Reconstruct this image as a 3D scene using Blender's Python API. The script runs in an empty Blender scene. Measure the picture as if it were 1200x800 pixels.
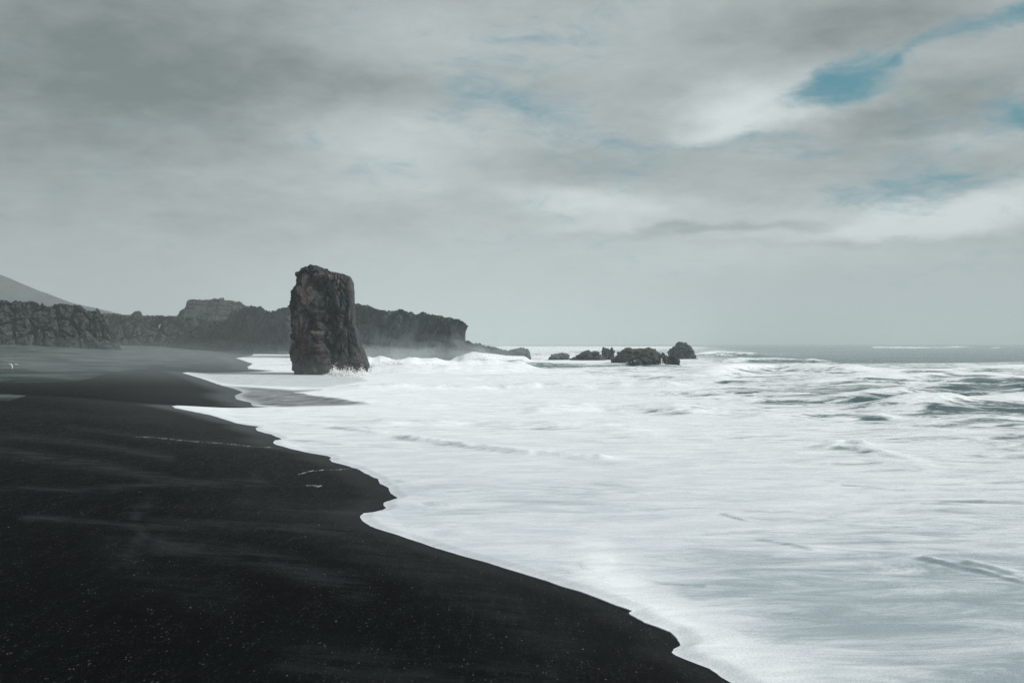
import bpy, math, random
import numpy as np
from mathutils import Vector

random.seed(7); rng = np.random.default_rng(7)
R = math.radians
scn = bpy.context.scene
col = scn.collection

# ---------------------------------------------------------------- camera geometry
F = 1167.0            # focal length in photo pixels (photo 1200 wide)
H = 4.0               # eye height over the sea
HV = 402.5            # row of the horizon

def to_uv(x, y, z):
    yy = np.maximum(y, 0.5)
    return 600 + F * x / yy, HV + F * (H - z) / yy

def at(u, v, y):      # point seen at (u, v) at distance y
    return ((u - 600) / F * y, y, H - (v - HV) / F * y)

# ---------------------------------------------------------------- numpy noise
def _h(ix, iy, iz, seed):
    n = (ix * 374761393 + iy * 668265263 + iz * 2147483647 * 3 + seed * 974711) & 0xFFFFFFFF
    n = ((n ^ (n >> 13)) * 1274126177) & 0xFFFFFFFF
    n = ((n ^ (n >> 16)) * 2246822519) & 0xFFFFFFFF
    return ((n ^ (n >> 15)) & 0xFFFFFF) / float(0xFFFFFF)

def vnoise(x, y, z=0.0, seed=0):
    x, y, z = np.broadcast_arrays(np.asarray(x, float), np.asarray(y, float), np.asarray(z, float))
    ix = np.floor(x).astype(np.int64); iy = np.floor(y).astype(np.int64); iz = np.floor(z).astype(np.int64)
    fx, fy, fz = x - ix, y - iy, z - iz
    q = lambda t: t * t * t * (t * (t * 6 - 15) + 10)
    wx, wy, wz = q(fx), q(fy), q(fz)
    flat = bool(np.all(fz == 0))
    def plane(k):
        a = _h(ix, iy, iz + k, seed); b = _h(ix + 1, iy, iz + k, seed)
        c = _h(ix, iy + 1, iz + k, seed); d = _h(ix + 1, iy + 1, iz + k, seed)
        return (a + (b - a) * wx) * (1 - wy) + (c + (d - c) * wx) * wy
    p0 = plane(0)
    if flat:
        return p0 * 2 - 1
    return (p0 + (plane(1) - p0) * wz) * 2 - 1

def fbm(x, y, z=0.0, oct=5, gain=0.5, lac=2.03, seed=0, ridged=False):
    s = 0; a = 1; t = 0
    for o in range(oct):
        n = vnoise(x, y, z, seed + o * 17)
        if ridged: n = 1 - 2 * np.abs(n)
        s = s + a * n; t += a; a *= gain
        x = x * lac + 3.1; y = y * lac + 1.7; z = z * lac + (0 if np.isscalar(z) and z == 0 else 5.3)
    return s / t

def worley(x, y, z, seed=0):
    ix = np.floor(x).astype(np.int64); iy = np.floor(y).astype(np.int64); iz = np.floor(z).astype(np.int64)
    f1 = np.full(x.shape, 9.0); f2 = f1.copy(); cell = np.zeros(x.shape)
    for a in (-1, 0, 1):
        for b in (-1, 0, 1):
            for c in (-1, 0, 1):
                px = ix + a + _h(ix + a, iy + b, iz + c, seed)
                py = iy + b + _h(ix + a, iy + b, iz + c, seed + 5)
                pz = iz + c + _h(ix + a, iy + b, iz + c, seed + 9)
                d = np.sqrt((px - x) ** 2 + (py - y) ** 2 + (pz - z) ** 2)
                hh = _h(ix + a, iy + b, iz + c, seed + 13)
                near = d < f1
                f2 = np.where(near, f1, np.minimum(f2, d))
                cell = np.where(near, hh, cell)
                f1 = np.where(near, d, f1)
    return f1, f2, cell

def sstep(a, b, x):
    t = np.clip((x - a) / (b - a), 0, 1)
    return t * t * (3 - 2 * t)

# ---------------------------------------------------------------- object helpers
def tag(o, label=None, cat=None, group=None, kind=None):
    if label: o['label'] = label
    if cat: o['category'] = cat
    if group: o['group'] = group
    if kind: o['kind'] = kind
    return o

def mesh_object(name, verts, faces, mat, attrs=None, smooth=True, parent=None):
    verts = np.asarray(verts, np.float32).reshape(-1, 3)
    faces = np.asarray(faces, np.int32)
    me = bpy.data.meshes.new(name)
    k = faces.shape[1]
    me.vertices.add(len(verts)); me.vertices.foreach_set('co', verts.ravel())
    me.loops.add(faces.size); me.loops.foreach_set('vertex_index', faces.ravel())
    me.polygons.add(len(faces))
    me.polygons.foreach_set('loop_start', np.arange(0, faces.size, k, dtype=np.int32))
    me.update(calc_edges=True)
    me.polygons.foreach_set('use_smooth', np.full(len(faces), bool(smooth)))
    for n, a in (attrs or {}).items():
        at_ = me.attributes.new(n, 'FLOAT', 'POINT')
        at_.data.foreach_set('value', np.asarray(a, np.float32).ravel())
    me.materials.append(mat)
    me.validate()
    o = bpy.data.objects.new(name, me); col.objects.link(o)
    if parent: o.parent = parent
    return o

def grid_faces(n, m, wrap=False):
    i = np.arange(n - 1)[:, None]; j = np.arange(m if wrap else m - 1)[None, :]
    a = i * m + j; b = i * m + (j + 1) % m
    return np.stack([a, b, b + m, a + m], -1).reshape(-1, 4)

# ---------------------------------------------------------------- node helpers
class NT:
    def __init__(s, nt): s.nt = nt; s.n = nt.nodes; s.l = nt.links
    def new(s, t, **k):
        nd = s.n.new(t)
        for a, b in k.items(): setattr(nd, a, b)
        return nd
    def put(s, sock, v):
        if v is None: return
        if isinstance(v, bpy.types.NodeSocket): s.l.new(v, sock)
        else:
            if hasattr(sock, 'default_value'):
                try: sock.default_value = v
                except Exception: sock.default_value = tuple(v) + (1,)
    def math(s, op, a, b=None, c=None, clamp=False):
        nd = s.new('ShaderNodeMath', operation=op, use_clamp=clamp)
        s.put(nd.inputs[0], a); s.put(nd.inputs[1], b); s.put(nd.inputs[2], c)
        return nd.outputs[0]
    def vmath(s, op, a, b=None):
        nd = s.new('ShaderNodeVectorMath', operation=op)
        s.put(nd.inputs[0], a); s.put(nd.inputs[1], b)
        return nd.outputs['Value' if op in ('LENGTH', 'DISTANCE', 'DOT_PRODUCT') else 'Vector']
    def noise(s, vec, scale, detail=6, rough=0.5, dist=0.0, lac=2.0, out='Fac'):
        nd = s.new('ShaderNodeTexNoise')
        s.put(nd.inputs['Vector'], vec); nd.inputs['Scale'].default_value = scale
        nd.inputs['Detail'].default_value = detail; nd.inputs['Roughness'].default_value = rough
        nd.inputs['Distortion'].default_value = dist; nd.inputs['Lacunarity'].default_value = lac
        return nd.outputs[out]
    def vor(s, vec, scale, out='Distance', feature='F1'):
        nd = s.new('ShaderNodeTexVoronoi', feature=feature)
        s.put(nd.inputs['Vector'], vec); nd.inputs['Scale'].default_value = scale
        return nd.outputs[out]
    def rng(s, v, a, b, c=0.0, d=1.0, smooth=True):
        nd = s.new('ShaderNodeMapRange', interpolation_type='SMOOTHSTEP' if smooth else 'LINEAR')
        s.put(nd.inputs[0], v)
        for i, q in enumerate((a, b, c, d)): s.put(nd.inputs[i + 1], q)
        return nd.outputs[0]
    def mix(s, f, a, b, mode='MIX'):
        nd = s.new('ShaderNodeMix', data_type='RGBA', blend_type=mode)
        s.put(nd.inputs[0], f)
        for sock, v in ((nd.inputs[6], a), (nd.inputs[7], b)):
            if isinstance(v, (tuple, list)): v = tuple(v)[:3] + (1,)
            s.put(sock, v)
        return nd.outputs[2]
    def attr(s, name):
        nd = s.new('ShaderNodeAttribute'); nd.attribute_name = name
        return nd.outputs['Fac']
    def pos(s): return s.new('ShaderNodeNewGeometry').outputs['Position']
    def scale(s, v, k): return s.vmath('MULTIPLY', v, k)
    def bump(s, h, dist, strength=1.0, n=None):
        nd = s.new('ShaderNodeBump'); s.put(nd.inputs['Height'], h)
        nd.inputs['Distance'].default_value = dist; s.put(nd.inputs['Strength'], strength)
        if n is not None: s.put(nd.inputs['Normal'], n)
        return nd.outputs[0]

def material(name):
    m = bpy.data.materials.new(name); m.use_nodes = True
    t = NT(m.node_tree); b = m.node_tree.nodes['Principled BSDF']
    return m, t, b

# ---------------------------------------------------------------- materials
def rock_material(name, dark, mid, brown, pale, scale=1.0, pale_amt=0.5, bump=0.25):
    m, t, b = material(name)
    p = t.pos()
    n1 = t.noise(p, 0.35 * scale, 7, 0.6)
    n2 = t.noise(t.scale(p, (1, 1, 0.45)), 1.6 * scale, 8, 0.65, 0.6)
    n3 = t.noise(p, 9 * scale, 5, 0.6)
    nL = t.noise(t.scale(p, (1, 1, 0.7)), 0.42 * scale, 4, 0.55, 0.8)
    n4 = t.noise(t.scale(p, (1, 1, 0.55)), 4.2 * scale, 6, 0.7, 0.4)
    fac = t.math('ADD', t.math('MULTIPLY', nL, 0.42), t.math('ADD', t.math('MULTIPLY', n2, 0.33), t.math('MULTIPLY', n4, 0.25)))
    c = t.mix(t.rng(fac, 0.41, 0.60), dark, mid)
    c = t.mix(t.math('MULTIPLY', t.rng(n1, 0.5, 0.66), 0.7), c, brown)
    spot = t.math('MULTIPLY', t.rng(n1, 0.50, 0.62), t.rng(n3, 0.52, 0.68))
    spot = t.math('MULTIPLY', t.math('MULTIPLY', spot, t.rng(n2, 0.48, 0.62)), pale_amt)
    pa = t.attr('pale')
    spot2 = t.math('MULTIPLY', pa, t.rng(n3, 0.46, 0.6))
    c = t.mix(t.math('MAXIMUM', spot, spot2), c, pale)
    v = t.vor(t.scale(p, (1, 1, 0.6)), 1.3 * scale, feature='DISTANCE_TO_EDGE')
    crack = t.rng(v, 0.0, 0.05)
    t.put(b.inputs['Base Color'], c)
    b.inputs['Roughness'].default_value = 0.78
    b.inputs['Specular IOR Level'].default_value = 0.3
    hgt = t.math('ADD', t.math('MULTIPLY', n2, 1.0), t.math('MULTIPLY', n3, 0.25))
    hgt = t.math('ADD', hgt, t.math('MULTIPLY', crack, 0.12))
    t.put(b.inputs['Normal'], t.bump(hgt, bump / scale))
    return m

M_STACK = rock_material('stack basalt', (0.004, 0.008, 0.009), (0.062, 0.078, 0.082), (0.105, 0.070, 0.062), (0.34, 0.29, 0.23), 1.0, 0.6, 0.9)
M_CLIFF = rock_material('cliff basalt', (0.001, 0.005, 0.006), (0.085, 0.110, 0.114), (0.022, 0.038, 0.030), (0.16, 0.16, 0.15), 0.45, 0.5, 1.0)
M_LEFT = rock_material('weathered cliff', (0.001, 0.005, 0.006), (0.100, 0.124, 0.126), (0.030, 0.042, 0.034), (0.17, 0.18, 0.19), 0.6, 0.5, 1.0)
M_GRASSY = rock_material('scrubby slope', (0.018, 0.030, 0.028), (0.048, 0.060, 0.055), (0.070, 0.070, 0.060), (0.16, 0.15, 0.13), 0.3, 0.4, 0.4)
M_REEF = rock_material('wet reef rock', (0.012, 0.016, 0.017), (0.035, 0.042, 0.044), (0.040, 0.044, 0.042), (0.10, 0.10, 0.09), 1.0, 0.2, 0.3)
M_REEF.node_tree.nodes['Principled BSDF'].inputs['Roughness'].default_value = 0.5
M_MOUNT = rock_material('mountain scree', (0.02, 0.035, 0.035), (0.045, 0.06, 0.06), (0.03, 0.045, 0.04), (0.12, 0.12, 0.12), 0.02, 0.1, 0.3)
M_PALE = rock_material('pale wood', (0.40, 0.42, 0.40), (0.6, 0.62, 0.6), (0.5, 0.5, 0.46), (0.7, 0.7, 0.68), 3, 0.5, 0.1)

def sand_material():
    m, t, b = material('black sand')
    p = t.pos()
    dry_haze, tr, wet = t.attr('dry_haze'), t.attr('trace'), t.attr('wet')
    big = t.noise(t.scale(p, (1, 0.45, 1)), 0.25, 6, 0.6, 0.3)
    mid = t.noise(p, 3.0, 6, 0.65)
    grain = t.noise(p, 95, 3, 0.75)
    grain2 = t.noise(p, 28, 4, 0.7)
    c = t.mix(t.rng(big, 0.35, 0.65), (0.0008, 0.0018, 0.0019), (0.0034, 0.0054, 0.0060))
    c = t.mix(t.math('MULTIPLY', t.rng(grain, 0.50, 0.72), 0.40), c, (0.018, 0.022, 0.023))
    c = t.mix(t.math('MULTIPLY', t.rng(grain2, 0.55, 0.75), 0.25), c, (0.013, 0.0145, 0.015))
    vig = t.attr('vignette')  # painted vignette: sand colour kept darker towards the near left corner
    c = t.mix(t.attr('painted_haze'), c, (0.052, 0.062, 0.062))  # distance haze painted into the far sand colour
    c = t.mix(t.math('MULTIPLY', vig, t.rng(t.noise(t.scale(p, (1, .5, 1)), .6, 6, .65), .25, .7, .45, 1)), c, (0.0100, 0.0120, 0.0128))
    m1 = t.noise(t.scale(p, (1, .35, 1)), 26, 5, 0.85)
    m2 = t.noise(t.scale(p, (1, .16, 1)), 7, 6, 0.85)
    mm = t.math('ADD', t.math('MULTIPLY', m1, .6), t.math('MULTIPLY', m2, .4))
    c = t.mix(1.0, c, t.mix(t.rng(mm, .38, .60, 0, 1, smooth=False), (.25, .25, .25), (1.1, 1.1, 1.1)), 'MULTIPLY')
    spk = t.math('MULTIPLY', t.rng(t.math('ADD', t.math('MULTIPLY', mm, .65), t.math('MULTIPLY', t.noise(t.scale(p, (1, .4, 1)), 60, 3, .8), .35)), t.math('MULTIPLY_ADD', vig, -.018, .545), t.math('MULTIPLY_ADD', vig, -.02, .61)), t.math('MULTIPLY_ADD', vig, .45, .50))
    c = t.mix(spk, c, (.075, .084, .087))
    v3 = t.new('ShaderNodeTexVoronoi'); t.put(v3.inputs['Vector'], t.scale(p, (1, .3, 1))); v3.inputs['Scale'].default_value = 16
    keep3 = t.math('GREATER_THAN', t.vmath('DOT_PRODUCT', v3.outputs['Color'], (0, 0, 1)), 0.88)
    dot3 = t.math('MULTIPLY', keep3, t.rng(v3.outputs['Distance'], 0.10, 0.22, .55, 0))
    # pale grains
    v1 = t.new('ShaderNodeTexVoronoi'); t.put(v1.inputs['Vector'], p); v1.inputs['Scale'].default_value = 60
    keep = t.math('GREATER_THAN', t.vmath('DOT_PRODUCT', v1.outputs['Color'], (1, 0, 0)), 0.84)
    dot = t.math('MULTIPLY', keep, t.rng(v1.outputs['Distance'], 0.18, 0.30, 1, 0))
    clump = t.rng(t.noise(p, 0.7, 4, 0.6), 0.42, 0.66)
    dot = t.math('MULTIPLY', dot, t.math('MULTIPLY_ADD', clump, 0.8, 0.2))
    v2 = t.new('ShaderNodeTexVoronoi'); t.put(v2.inputs['Vector'], p); v2.inputs['Scale'].default_value = 11
    keep2 = t.math('GREATER_THAN', t.vmath('DOT_PRODUCT', v2.outputs['Color'], (0, 1, 0)), 0.955)
    dot2 = t.math('MULTIPLY', keep2, t.rng(v2.outputs['Distance'], 0.07, 0.12, 1, 0))
    dots = t.math('MULTIPLY', t.math('MAXIMUM', t.math('MAXIMUM', dot, dot3), dot2), t.math('SUBTRACT', 1, t.math('MULTIPLY', wet, 0.8)))
    trn = t.math('MULTIPLY', tr, t.rng(t.noise(t.scale(p, (0.5, 1.6, 1)), 1.4, 6, 0.7), 0.34, 0.66))
    c = t.mix(t.math('MULTIPLY', trn, 0.9), c, (0.036, 0.043, 0.046))
    c = t.mix(t.math('MULTIPLY', dots, 0.65), c, (0.16, 0.175, 0.175))
    dn = t.rng(t.math('ADD', dry_haze, t.math('MULTIPLY', t.math('SUBTRACT', t.noise(t.scale(p, (0.35, 0.12, 1)), 1.0, 6, 0.6), 0.5), 0.9)), 0.42, 0.60)
    dc = t.mix(t.rng(t.noise(t.scale(p, (1, 0.35, 1)), 0.28, 7, 0.6, 0.4), 0.36, 0.66), (0.020, 0.034, 0.033), (0.088, 0.104, 0.100))
    c = t.mix(dn, c, dc)
    t.put(b.inputs['Base Color'], c)
    rough = t.math('SUBTRACT', 0.88, t.math('MULTIPLY', wet, 0.5))
    t.put(b.inputs['Roughness'], rough)
    t.put(b.inputs['Specular IOR Level'], t.math('MULTIPLY_ADD', wet, 0.24, 0.02))
    hgt = t.math('ADD', t.math('MULTIPLY', mm, 0.06), t.math('ADD', t.math('MULTIPLY', grain, 0.006), t.math('MULTIPLY', grain2, 0.012)))
    t.put(b.inputs['Normal'], t.bump(hgt, 1.0, t.math('SUBTRACT', 0.9, t.math('MULTIPLY', wet, 0.75))))
    return m
M_SAND = sand_material()

def sea_material():
    m, t, b = material('sea and foam')
    p = t.pos()
    c0, milk, rough_a = t.attr('foam'), t.attr('milk'), t.attr('chop')
    q = t.scale(p, (0.34, 1.0, 1.0))
    big = t.noise(q, 0.22, 5, 0.62, 0.8)
    n = t.noise(q, 1.1, 10, 0.72, 0.9)
    lace = t.math('ADD', t.math('MULTIPLY', big, 0.36), t.math('MULTIPLY', n, 0.64))
    lace = t.rng(lace, 0.34, 0.66, 0, 1, smooth=False)
    lo = t.math('SUBTRACT', 1.0, c0)
    f = t.rng(t.math('SUBTRACT', lace, lo), t.math('MULTIPLY_ADD', milk, -.22, -.14), t.math('MULTIPLY_ADD', milk, .22, .20))
    wat = t.mix(milk, (0.016, 0.066, 0.074), (0.33, 0.40, 0.43))
    # soft streaks drawn out by the backwash
    st = t.noise(t.scale(p, (0.42, 1.0, 1.0)), 1.3, 9, 0.66, 0.6)
    st2 = t.noise(t.scale(p, (0.30, 1.5, 1.0)), 3.4, 7, 0.6, 0.4)
    foamc = t.mix(t.rng(st, 0.33, 0.68), (0.72, 0.755, 0.785), (0.90, 0.925, 0.945))
    foamc = t.mix(t.math('MULTIPLY', t.rng(st2, 0.5, 0.75), 0.5), foamc, (0.87, 0.90, 0.91))
    foamc = t.mix(t.math('MULTIPLY', milk, .85), foamc, (.69, .715, .74), 'MULTIPLY')
    c = t.mix(f, wat, foamc)
    film = t.attr('film')
    fn = t.math('MULTIPLY', film, t.math('MULTIPLY_ADD', t.rng(st, 0.3, 0.7), -0.35, 1.0), clamp=True)
    c = t.mix(fn, c, (0.028, 0.035, 0.036))
    t.put(b.inputs['Base Color'], c)
    r = t.math('MULTIPLY_ADD', f, 0.62, 0.13)
    t.put(b.inputs['Roughness'], r)
    b.inputs['IOR'].default_value = 1.33
    t.put(b.inputs['Specular IOR Level'], t.math('MULTIPLY_ADD', f, -0.35, 0.5))
    bub = t.noise(p, 22, 5, 0.7)
    lump = t.noise(q, 4.0, 7, 0.68, 0.4)
    h = t.math('ADD', t.math('MULTIPLY', t.math('MULTIPLY', lump, rough_a), 0.26), t.math('MULTIPLY', bub, 0.010))
    h = t.math('ADD', h, t.math('MULTIPLY', f, 0.015))
    h = t.math('ADD', h, t.math('MULTIPLY', st2, 0.022))
    t.put(b.inputs['Normal'], t.bump(h, 1.0, 0.8))
    return m
M_SEA = sea_material()

def foam_material(name, c=(0.85, 0.88, 0.87)):
    m, t, b = material(name)
    p = t.pos()
    n = t.noise(p, 14, 5, 0.7)
    t.put(b.inputs['Base Color'], t.mix(n, tuple(x * 0.85 for x in c), c))
    b.inputs['Roughness'].default_value = 0.8
    t.put(b.inputs['Normal'], t.bump(n, 0.03))
    return m
M_FOAM = foam_material('foam', (.95, .96, .96))
M_TRACE = foam_material('drying foam', (0.20, 0.225, 0.23))

# ---------------------------------------------------------------- shoreline
TR = np.array([(1010,870),(925,830),(872,808),(848,795),(830,783),(805,773),(791,767),(787,764),(789,760),(796.5,756),(796,752),(791,745),(785,740),(770,734),(755,729),
 (743,722),(737,719),(736.5,717.3),(741,715.5),(735,712.8),(720,708),(700,700),(680,692.5),(660,687),(640,680),(619,673.5),(597,667),(575,660),(553,654),(531,648),(505,640),(486,633.5),(466,628),
 (450,624),(435,619.5),(425,614),(421,608),(425,603.8),(438,601),(448,597.5),(452.5,595),(448.5,592),(450,588.5),(458,586),(465.5,583.3),(457.5,577),(456,572),(445,566.2),(443,561.5),(430,555.5),
 (418,548.8),(408,546),(388,540.5),(386.5,538),(388.4,536),(383,534),(356,529.5),(339,526.3),(322,522.2),(319.5,519.5),(321.5,516.8),(330,514.2),(318,509),(301.5,504.7),(299,502),(303.5,499.6),
 (276,496),(262,492),(246,488.2),(222,485),(205,482.6),(201,480.4),(222,479.6),(270,479),(313,477.6),(318,476.8),(296,475.4),(294,472),(277,467.5),(275,463.5),(285,459.3),(274,455.3),(256,450.4),(235,444.3),(214,439.3),
 (218,438),(300,436),(322,434.5),(291,432),(290,429.5),(296,426.2),(284,422),(276,419.6),(285,418.4)], float)
ty = H * F / (TR[:, 1] - HV)
tx = (TR[:, 0] - 600) / F * ty
ty = np.concatenate([[-60, -10, 3], ty, [330, 400, 600, 1200, 9000]])
tx = np.concatenate([[30, 12, 7.6], tx, [-86, -104, -170, -360, -2700]])
def shore_edge(y):
    return np.interp(y, ty, tx)
BY = np.array([-60, 0, 11.8, 15, 20, 27, 33, 40, 50, 62, 88, 131, 200, 301, 400, 600, 1200, 9000], float)
BX = np.array([32, 7.2, 2.6, 1.1, -1.9, -3.9, -5.8, -9.0, -13.6, -18.0, -25.5, -40.0, -57, -84, -106, -172, -362, -2702], float)
def base_line(y):
    return np.interp(y, BY, BX)

def beach_z(x, y, detail=True):
    d = (base_line(y) - x) * 0.93
    up = 0.072 * np.minimum(d, 20) + 0.105 * np.clip(d - 20, 0, 60)
    up = 5.6 * (1 - np.exp(-np.maximum(up, 0) / 5.6 * 1.18))
    dn = -0.016 * np.clip(-d, 0, 12) - 0.05 * np.clip(-d - 12, 0, 45)
    z = np.where(d > 0, up, dn)
    if detail:
        w = sstep(0, 8, d)
        z = z + w * 0.05 * fbm(x * 0.22, y * 0.11, oct=4, seed=3)
        z = z + sstep(0.5, 3, d) * 0.012 * fbm(x * 1.3, y * 0.8, oct=4, seed=5)
        dune = sstep(16, 34, d) * sstep(70, 120, y)
        r = fbm(x * 0.045, y * 0.028, oct=5, seed=11, ridged=True)
        z = z + dune * (0.55 * r - 0.1)
    return z

def ground_hit(u, v, ymax=900):
    yy = np.geomspace(6, ymax, 4000)
    x, y, z = at(u, v, yy)
    g = beach_z(x, y)
    below = np.where(z <= g)[0]
    k = below[0] if len(below) else len(yy) - 1
    return float(x[k]), float(y[k]), float(g[k])

def rows_y(vmax, k=1.0):
    vs = [403.05, 403.3, 403.7]
    v = 404.2
    while v < vmax:
        vs.append(v)
        v += k * (0.28 if v < 470 else 0.42 if v < 560 else 0.75)
    vs = np.array(vs[::-1])
    return H * F / (vs - HV)

def seg_dist(u, v, pts, sv=1.0):
    """distance (and parameter 0..1) from points to a polyline in a plane"""
    best = np.full(u.shape, 1e9); par = np.zeros(u.shape); side = np.zeros(u.shape)
    n = len(pts) - 1
    for i in range(n):
        ax, ay = pts[i]; bx, by = pts[i + 1]
        ay *= sv; by *= sv
        dx, dy = bx - ax, by - ay
        L = dx * dx + dy * dy + 1e-9
        t = np.clip(((u - ax) * dx + (v * sv - ay) * dy) / L, 0, 1)
        ex, ey = u - ax - t * dx, v * sv - ay - t * dy
        d = np.hypot(ex, ey)
        m = d < best
        best = np.where(m, d, best); par = np.where(m, (i + t) / n, par)
        side = np.where(m, np.sign(dx * ey - dy * ex), side)
    return best, par, side

def in_poly(u, v, poly):
    inside = np.zeros(u.shape, bool)
    n = len(poly); j = n - 1
    for i in range(n):
        xi, yi = poly[i]; xj, yj = poly[j]
        c = ((yi > v) != (yj > v)) & (u < (xj - xi) * (v - yi) / (yj - yi + 1e-12) + xi)
        inside ^= c; j = i
    return inside

def soft_poly(u, v, poly, w):
    d, _, _ = seg_dist(u, v, poly + [poly[0]])
    s = np.where(in_poly(u, v, poly), d, -d)
    return sstep(-w, w, s)

# ---------------------------------------------------------------- beach
def build_beach():
    Y = np.concatenate([np.linspace(-40, 5.5, 50), rows_y(1000, 1.5)])
    Y = Y[Y < 7000]
    s = np.linspace(0, 1, 420)
    Xl = -0.85 * np.maximum(Y, 14) - 30
    Xr = base_line(Y) + 22 + 0.45 * np.clip(Y, 0, 260)
    X = Xl[:, None] + (Xr - Xl)[:, None] * s[None, :]
    YY = np.repeat(Y[:, None], s.size, 1)
    Z = beach_z(X, YY)
    u, v = to_uv(X, YY, Z)
    front = YY > 3
    dry_haze = soft_poly(u, v, [(-600, 448.5), (0, 448.2), (60, 447.6), (90, 446.5), (112, 442), (126, 436), (170, 432), (214, 421), (300, 415.5), (420, 412), (420, 380), (-600, 380)], 3.2)
    dry_haze = np.maximum(dry_haze, .56 * sstep(440, 424, v) * (u < 420))  # haze over the far beach, painted by widening the dry sand mask
    dry_haze = np.maximum(dry_haze, 0.62 * soft_poly(u, v, [(-200, 460), (0, 461), (36, 463), (12, 470), (-200, 476)], 1.5))
    dry_haze = np.where(front, dry_haze, 0); dry_haze = np.where(YY > 420, 1, dry_haze)
    tr = np.zeros(X.shape)
    for pts, w, a in (([(-40, 508), (57, 514), (130, 524), (201, 537)], 5, .7), ([(-20, 527), (48, 535), (150, 552), (220, 566), (306, 566)], 6, .9),
                      ([(0, 572), (90, 573), (190, 567), (300, 565)], 3, .8), ([(26, 607), (90, 609), (153, 616)], 4, .8), ([(175, 614), (270, 616), (372, 620), (430, 628)], 7, .7),
                      ([(184, 638), (250, 645), (332, 660), (420, 690)], 12, .7), ([(176, 588), (158, 603), (155, 612), (168, 625), (150, 650)], 7, .8), ([(130, 640), (170, 680), (260, 700)], 22, .3),
                      ([(340, 770), (480, 790), (640, 800)], 22, .45), ([(420, 640), (560, 690), (660, 760)], 22, .35), ([(0, 480), (90, 487), (200, 492)], 4, .35),
                      ([(80, 500), (160, 511), (240, 517), (325, 525)], 3, .5), ([(280, 590), (360, 598), (430, 600)], 10, .4)):
        d, _, _ = seg_dist(u, v, pts)
        tr = np.maximum(tr, a * np.exp(-(d / w) ** 2))
    dsh = X - (-1e9)
    ex = shore_edge(YY)
    wet = sstep(-0.055 * YY - 0.35, -0.01 * YY, X - ex)
    wet = np.maximum(wet, .8 * sstep(55, 120, YY) * sstep(-.34 * YY, -.12 * YY, X - ex))
    wet = np.maximum(wet, 0.45 * sstep(-0.20 * YY - 1, 0, X - ex))
    vignette = (.03 + .97 * sstep(9, 34, YY + .5 * (X + 4))) * (1 - .5 * sstep(45, 80, YY)) * (1 - .45 * wet)  # foreground vignette put into the sand colour, weaker where wet
    wet = wet * (.45 + .55 * sstep(20, 60, YY))
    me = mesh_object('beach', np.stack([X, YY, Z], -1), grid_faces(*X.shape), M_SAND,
                     {'dry_haze': dry_haze, 'trace': np.where(front, tr, 0), 'wet': wet, 'vignette': vignette, 'painted_haze': .62 * sstep(474, 420, v) * (YY > 30)})  # sand colour masks, with far haze and near vignette painted in
    tag(me, kind='structure')
build_beach()

# ---------------------------------------------------------------- sea
# how much foam lies where: (u, v of the water there, foam, milkiness)
CT = np.array([
 (1250,404,.02,0),(1000,404,.02,.0),(700,404,.05,.05),(1100,407,.20,0),(1180,412,.05,0),(930,412,.18,.02),(850,413,.62,.1),(760,412,.5,.1),(640,410,.75,.2),
 (1000,420,.06,0),(900,420,.35,.05),(1100,420,.08,0),(1200,420,.10,0),(800,424,.70,.15),(700,424,.80,.2),(600,422,.9,.3),(500,424,1,.4),(420,424,1,.5),
 (1200,430,.66,.1),(1080,430,.60,.1),(960,431,.70,.1),(880,434,.68,.15),(800,436,.58,.2),(720,434,.62,.2),(640,432,.75,.3),
 (1180,442,.72,.15),(1080,442,.68,.15),(980,442,.72,.15),(880,446,.74,.2),(780,446,.85,.3),(680,445,.95,.4),(560,445,1.1,.5),(450,445,1.15,.6),
 (1180,458,.55,.1),(1100,456,.62,.1),(1020,460,.52,.12),(930,460,.66,.2),(820,462,.82,.3),(700,460,1,.5),(560,465,1.2,.6),(430,465,1.2,.6),
 (1190,472,.56,.12),(1100,473,.56,.15),(1020,474,.66,.2),(920,476,.78,.3),(800,480,.95,.45),(650,485,1.15,.6),(480,485,1.1,.75),(340,472,1,.7),
 (1190,490,.66,.25),(1080,490,.76,.3),(960,495,.90,.4),(820,500,1.05,.6),(640,510,1.1,.8),(430,505,1.0,.85),
 (1190,515,.74,.35),(1100,520,.88,.45),(1000,520,.95,.5),(860,530,1.0,.7),(700,535,1.0,.85),(520,530,1.0,.9),
 (1190,560,.78,.6),(1080,565,.80,.65),(960,565,.82,.75),(820,570,.86,.85),(660,580,.88,.95),(520,570,.92,.95),
 (1190,620,.74,.85),(1060,625,.76,.85),(900,620,.82,.9),(740,620,.84,.95),(600,630,.88,1),(480,600,.95,1),
 (1190,680,.74,.9),(1050,680,.62,.9),(900,670,.66,.9),(760,670,.82,1),
 (1190,750,.58,.88),(1080,750,.55,.88),(980,740,.50,.88),(900,720,.58,.9),(850,700,.60,.9),(900,790,.85,1),(1000,800,.66,.9),(1190,800,.55,.86)], float)

def control(u, v):
    num = np.zeros(u.shape); num2 = num.copy(); den = num + 1e-9
    su = 55.0
    lv = np.log(np.maximum(v - HV, 0.4))
    for cu, cv, c, mk in CT:
        w = np.exp(-((u - cu) / su) ** 2 * 0.5 - ((lv - math.log(cv - HV)) / 0.16) ** 2 * 0.5) + 1e-7 / (1 + ((u - cu) / 200) ** 2 + ((lv - math.log(cv - HV)) / 0.4) ** 2) ** 2
        num += w * c; num2 += w * mk; den += w
    return num / den, num2 / den

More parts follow.
